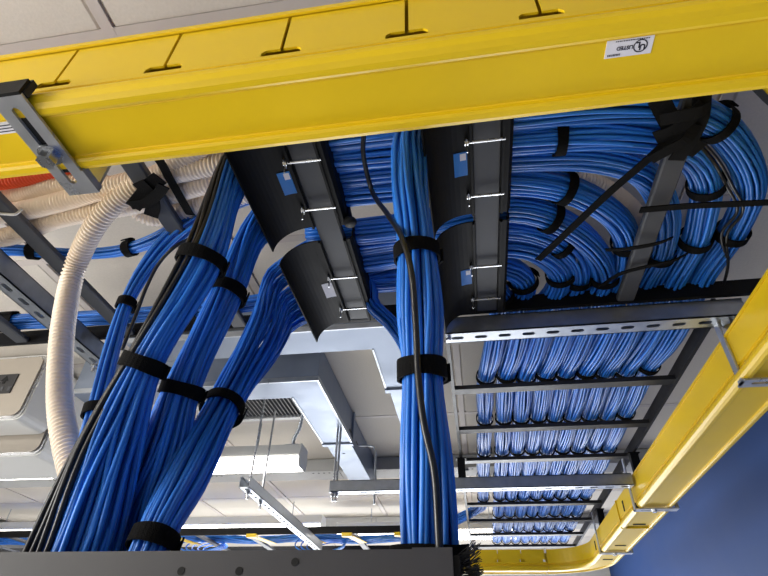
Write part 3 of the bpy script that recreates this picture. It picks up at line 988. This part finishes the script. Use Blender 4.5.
# ------------------------------------------------------------------ bundles dropping to the rack
YREF = (0, 1, 0)
RA = lambda p, a, b=None: (*p, a, b or a)
b1 = Bundle('thick blue bundle with black cables along its left edge, leftmost of the three big drops', 'big blue bundles dropping to the rack', [
    RA((-.12, .555, Z(.775)), .05, .028), RA((-.24, .55, Z(.752)), .06, .022), RA((-.308, .548, Z(.735)), .06, .018), RA((-.35, .535, Z(.700)), .046, .019), RA(atY(226, 192, .545), .037, .024), RA(atY(201, 261, .56), .031, .034),
    RA(atY(145, 362, .60), .028, .028), RA(atY(108, 450, .63), .04, .046), RA(atY(74, 548, .662), .045, .058), RA((-.52, .672, Z(.02)), .045, .056), RA((-.53, .672, Z(-.3)), .045, .05)],
    YREF, 60, seed=51, wob=.22, twist=.5, black=[(-2.5, .55)], layers=3)
b1.strap(atY(200, 262, .560), .020)
b1.strap(atY(145, 362, .60), .021)
b2 = Bundle('blue bundle in the middle of the three big drops left of centre', 'big blue bundles dropping to the rack', [
    RA((-.12, .645, Z(.775)), .045, .026), RA((-.24, .642, Z(.752)), .05, .02), RA((-.308, .64, Z(.735)), .05, .017), RA((-.35, .662, Z(.698)), .044, .018), RA(atY(251, 238, .655), .035, .021), RA(atY(227, 293, .645), .028, .026),
    RA(atY(185, 383, .67), .028, .028), RA(atY(160, 460, .70), .036, .040), RA(atY(128, 548, .735), .04, .046), RA((-.46, .74, Z(.02)), .04, .044), RA((-.47, .74, Z(-.3)), .04, .044)],
    YREF, 60, seed=52, wob=.2, twist=-.5, layers=3, rc=.0032)
b2.strap(atY(227, 293, .645), .021)
b2.strap(atY(183, 389, .672), .020)
b3 = Bundle('blue bundle with a low strap by the rack top, rightmost of the three big drops', 'big blue bundles dropping to the rack', [
    RA((-.12, .87, Z(.775)), .10, .02), RA((-.24, .87, Z(.752)), .11, .018), RA((-.308, .88, Z(.733)), .12, .014), RA((-.349, .88, Z(.698)), .12, .015), RA(atY(284, 300, .875), .105, .018), RA(atY(263, 340, .82), .062, .030), RA(atY(226, 401, .76), .031, .031),
    RA(atY(188, 475, .69), .033, .032), RA(atY(154, 540, .658), .026, .026), RA((-.405, .65, Z(.02)), .026, .027), RA((-.41, .65, Z(-.3)), .026, .027)],
    YREF, 60, seed=53, wob=.18, twist=.4, layers=3, rc=.0030)
b3.strap(atY(224, 405, .758), .020)
b3.strap(atY(153, 538, .656), .022)
bm = Bundle('bright blue bundle hanging in the centre with a black cable along its front', 'big blue bundles dropping to the rack', [
    RA((.22, .53, Z(.78)), .04, .022), RA((.10, .528, Z(.775)), .045, .022), RA((.0, .525, Z(.765)), .045, .024), RA((-.052, .522, Z(.715)), .04, .027), RA(atY(409, 180, .525), .034, .029), RA(atY(416, 245, .545), .029, .0275),
    RA(atY(420, 315, .57), .030, .032), RA(atY(422, 374, .585), .027, .027), RA(atY(426, 460, .61), .030, .032), RA(atY(429, 545, .652), .031, .035), RA((-.052, .655, Z(0)), .03, .033), RA((-.052, .655, Z(-.3)), .03, .033)],
    YREF, 64, seed=54, wob=.24, twist=.8, layers=3)
bm.strap(atY(416, 252, .548), .020)
bm.strap(atY(422, 377, .586), .024)
bm.strap(atY(429, 549, .652), .022, False, .008)
# black cable along the centre bundle
P, _ = catmull([(*p, 0, 0) for p in (atZ(366, 120, .705), atZ(363, 150, .70), atZ(371, 188, .69), atY(388, 215, .55), atY(403, 240, .510), atY(411, 270, .518), atY(416, 330, .540), atY(418, 374, .5515), atY(424, 425, .565), atY(434, 470, .583), atY(439, 545, .607), (-.035, .611, Z(-.05)))], 70)
tag(MB().tube(P[:, :3], .0042, 8).build('black_cable', 'blackc', None, True), 'single black cable running down the front of the central blue bundle', 'cable')
# small drop behind the centre bundle
bd = Bundle('small dark blue bundle slanting down behind the central bundle', None, [
    RA((-.30, .90, Z(.755)), .016), RA((-.2, .93, Z(.745)), .018), RA(atY(372, 303, .96), .018), RA(atY(393, 325, .965), .018), RA(atY(412, 356, .96), .018), RA(atY(425, 400, .92), .018), RA((-.07, .85, Z(.1)), .018)], YREF, 40, seed=60, layers=2)
# left: level bundle, small drop, rear level bundle
ba = Bundle('thin blue bundle lying level behind the ivory conduit bend, with two straps', None, [
    RA((-1.35, .70, Z(.742)), .014), RA(atZ(0, 250, .742), .014), RA(atZ(78, 254, .742), .013), RA(atZ(127, 249, .742), .0135), RA(atZ(172, 231, .745), .016), RA((-.42, .62, Z(.765)), .016), RA((-.3, .60, Z(.775)), .016)], (0, 0, 1), 50, seed=62, layers=2, twist=.3)
ba.strap(atZ(29, 252, .742), .020)
ba.strap(atZ(127, 249, .742), .019)
bb = Bundle('small blue bundle curving down left of the three big drops', None, [
    RA((-.36, .64, Z(.76)), .016), RA((-.46, .665, Z(.752)), .018), RA(atY(172, 238, .69), .018, .024), RA(atY(146, 268, .70), .015, .018), RA(atY(127, 302, .70), .0125, .0125), RA(atY(112, 350, .70), .014, .0155), RA(atY(99, 400, .69), .0145, .0155), RA(atY(80, 470, .68), .014), RA((-.53, .68, Z(.1)), .014)],
    YREF, 50, seed=63, layers=2, twist=.4)
bb.strap(atY(127, 302, .70), .018)
bb.strap(atY(97, 408, .689), .018)
bc = Bundle('dark blue bundle lying along the far rail at the left', None, [
    RA((-1.7, .975, Z(.745)), .021), RA((-1.2, .975, Z(.745)), .021), RA((-.9, .985, Z(.745)), .021), RA((-.6, .98, Z(.745)), .021), RA((-.35, .965, Z(.75)), .021)], (0, 0, 1), 50, seed=64, layers=2)
bc.strap((-1.17, .975), .05)
bc.strap((-.64, .98), .02)
P, _ = catmull([(*p, 0, 0) for p in (atZ(196, 236, .72), atY(176, 246, .66), atY(160, 262, .67), atY(147, 286, .68), atY(137, 312, .688), atY(122, 350, .695))], 40)
tag(MB().tube(P[:, :3], .0032, 8).build('black_cable', 'blackc', None, True), 'thin black cable looping beside the small blue drop at the left', 'cable')
for q, (xs_, lab) in enumerate((((725, 140), 'thin black cable hanging between the two outer bundles at the right'), ((715, 170), 'second thin black cable hanging between the outer bundles at the right'))):
    dx = q * 6
    P, _ = catmull([(*p, 0, 0) for p in (atZ(676 + dx, 122, .76), atZ(692 + dx, 138, .745), atZ(712 + dx, 160, .74), atZ(726 + dx, 185, .738), atZ(737 + dx, 212, .738), atZ(722 + dx, 232, .735), atZ(728, 265, .735), atZ(722, 290, .735))], 50)
    tag(MB().tube(P[:, :3], .003, 8).build('black_cable', 'blackc', None, True), lab, 'cable')

# ------------------------------------------------------------------ corrugated conduits
def conduit(label, pts, r, m='ivory', pitch=.0078, group='corrugated conduits'):
    P, L = catmull([(*p, 0, 0) for p in pts], 10)
    n = int(L / pitch * 5)
    P, L = catmull([(*p, 0, 0) for p in pts], n)
    s = np.linspace(0, L, n)
    w = np.sin(2 * math.pi * s / pitch)
    rr = r - .0019 + .0019 * np.sign(w) * np.abs(w) ** .6
    o = MB().tube(P[:, :3], rr, 18).build('corrugated_conduit', m, None, True)
    return tag(o, label, 'conduit', group)


conduit('fat ivory corrugated conduit bending down past the slotted channel at the left', [(-.24, .50, Z(.775)), (-.40, .515, Z(.768)), atZ(165, 172, .755), atZ(128, 192, .735), atZ(98, 222, .70), atY(75, 268, .69), atY(64, 320, .71), atY(60, 370, .72), atY(61, 410, .72), atY(69, 455, .715), atY(82, 500, .71), atY(95, 548, .71), (-.50, .71, Z(-.1))], .0212)
conduit('ivory corrugated conduit along the tray, nearest of the level ones', [(-1.5, .555, Z(.752)), atZ(0, 214, .752), atZ(60, 202, .752), atZ(110, 187, .752), atZ(200, 168, .752), (-.25, .55, Z(.76))], .0205)
conduit('ivory corrugated conduit along the tray, middle of the level ones', [(-1.5, .62, Z(.748)), atZ(0, 238, .748), atZ(60, 218, .750), atZ(140, 203, .750), atZ(205, 184, .750), (-.28, .59, Z(.76))], .0205)
conduit('ivory corrugated conduit along the tray, lowest of the level ones beside the dark drop sheet', [(-1.5, .52, Z(.79)), atZ(0, 199, .80), atZ(55, 186, .79), atZ(105, 185, .775), atZ(150, 216, .754), atZ(205, 203, .752), (-.3, .63, Z(.765))], .0205)
conduit('orange corrugated conduit showing below the near yellow duct at the left', [(-1.5, .56, Z(.80)), atZ(0, 182, .80), atZ(45, 173, .80), atZ(110, 150, .80), (-.4, .48, Z(.81))], .017, 'orange')
for x_, lab in ((600, 'ivory corrugated conduit glimpsed above the bundles beside the right rung'),):
    conduit(lab, [(.05, .66, Z(.82)), (.22, .72, Z(.815)), (.34, .80, Z(.81)), (.42, .92, Z(.81)), (.45, 1.1, Z(.81)), (.45, 1.6, Z(.815))], .024)
# white tie hooked on the left rung
P, _ = catmull([(*p, 0, 0) for p in (atZ(-20, 211, .705), atZ(5, 214, .703), atZ(16, 214, .703), atZ(22, 209, .715))], 20)
tag(MB().tube(P[:, :3], .0026, 8).build('cable_tie', 'house', None, True), 'white cable tie hooked over the leftmost visible rung', 'cable tie')

# ------------------------------------------------------------------ far cross tray with loose blue cables and yellow clips
ft = thing('ladder_tray', 'distant black ladder tray with loose blue cables above the rack top', 'cable tray', (-1.5, 3.45, Z(TR)))
for y0, y1 in ((3.19, 3.20), (3.70, 3.71)):
    MB().box(-3.7, -.30, y0, y1, Z(.715), Z(.755)).build('side_rail', 'coat', ft)
for k in range(11):
    x = -3.6 + k * .32
    MB().box(x, x + .035, 3.20, 3.70, Z(.715), Z(.727)).build('rung', 'rung', ft)
for q, (x0, x1, yc, lab) in enumerate(((-3.6, -2.0, 3.5, 'far blue bundle at the left edge above the rack top'), (-2.05, -.95, 3.47, 'far tangle of blue cables right of the three big drops'), (-1.2, -.38, 3.5, 'far blue bundle left of the central bundle'))):
    Bundle(lab, 'blue bundles in the distant tray', [RA((x0, yc, Z(.76)), .02, .05), RA((x0 * .7 + x1 * .3, yc - .05, Z(.75)), .022, .06), RA((x0 * .4 + x1 * .6, yc + .03, Z(.752)), .02, .07), RA((x1, yc - .02, Z(.76)), .02, .05)], (0, 0, 1), 36, seed=80 + q, layers=2, wob=.9, twist=1.5, rc=.0042)
for q, (px, lab) in enumerate(((163, 'left'), (245, 'second from left'), (298, 'second from right'), (342, 'third from right'), (395, 'rightmost'))):
    x, y, z = atZ(px, 533, .712)
    c = thing('cable_clip', 'small yellow clip on the distant tray rail, %s of five' % {163: 'leftmost', 245: 'second', 298: 'third', 342: 'fourth', 395: 'rightmost'}[px], 'clip', (x, 3.2, Z(.70)), 'yellow clips on the distant tray')
    MB().prism([(0, 0), (.05, 0), (.105, .10), (.055, .10)], lambda u, w, t: (x + u, 3.205 + w * 2.0, Z(.708) + t), 0, .004).build('clip_arm', 'yellow', c)
    MB().box(x - .005, x + .055, 3.17, 3.21, Z(.698), Z(.716)).build('clip_hook', 'yellow', c)
# slim loops of cable hanging below the distant tray
for q, (px, w_, d_) in enumerate(((205, .14, .06), (322, .16, .07))):
    x, y, z = atY(px, 540, 3.45)
    coil = thing('cable_coil', 'loose coil of blue cable on the distant tray, %s' % ('right of the three big drops' if q == 0 else 'below the hanging slotted channel'), 'cable coil', (x, 3.45, Z(.70)))
    for k in range(5):
        a = np.linspace(0, 2 * math.pi, 28)
        P = np.stack([x + w_ * (1 - .12 * k) * np.cos(a) + .01 * k, 3.42 + .03 * k + .08 * np.sin(a), Z(.735) - .02 + d_ * (1 - .1 * k) * np.sin(a)], axis=1)
        MB().tube(P, .0042, 5).build('loop', 'blue', coil, True)
# white trunking behind the strip lights
for q, (y, zb, x0, x1, lab) in enumerate(((2.75, .93, -3.9, .9, 'pale trunking under the ceiling behind the first strip lights'), (3.95, .93, -3.9, .9, 'pale trunking under the ceiling behind the far strip lights'))):
    t = thing('ceiling_trunking', lab, 'trunking', (x0, y, Z(zb)))
    k = 0
    x = x0
    while x < x1 - .1:
        xe = min(x + .8, x1)
        MB().box(x, xe - .003, y, y + .14, Z(zb), Z(.996)).build('trunking_section', 'trunk', t)
        for e in (x + .03, xe - .15):
            for h in range(4):
                MB().disc_hole((e + h * .03, y + .03, Z(zb) - .0006), .006, (0, 0, -1), .001, 8).build('knockout', 'hole', t)
        x = xe
# bent hanger rod beside the wireway
P = [(-.42, 2.3, Z(.63)), (-.42, 2.3, Z(.86)), (-.43, 2.3, Z(.885)), (-.46, 2.3, Z(.89)), (-.50, 2.3, Z(.89))]
tag(MB().tube(P, .005, 8).build('hanger_rod', 'galv'), 'bent steel hanger rod on the right flank of the galvanized wireway', 'rod')

print('objects', len(bpy.data.objects), 'tris', sum(sum(len(p.vertices) - 2 for p in me.polygons) for me in bpy.data.meshes))
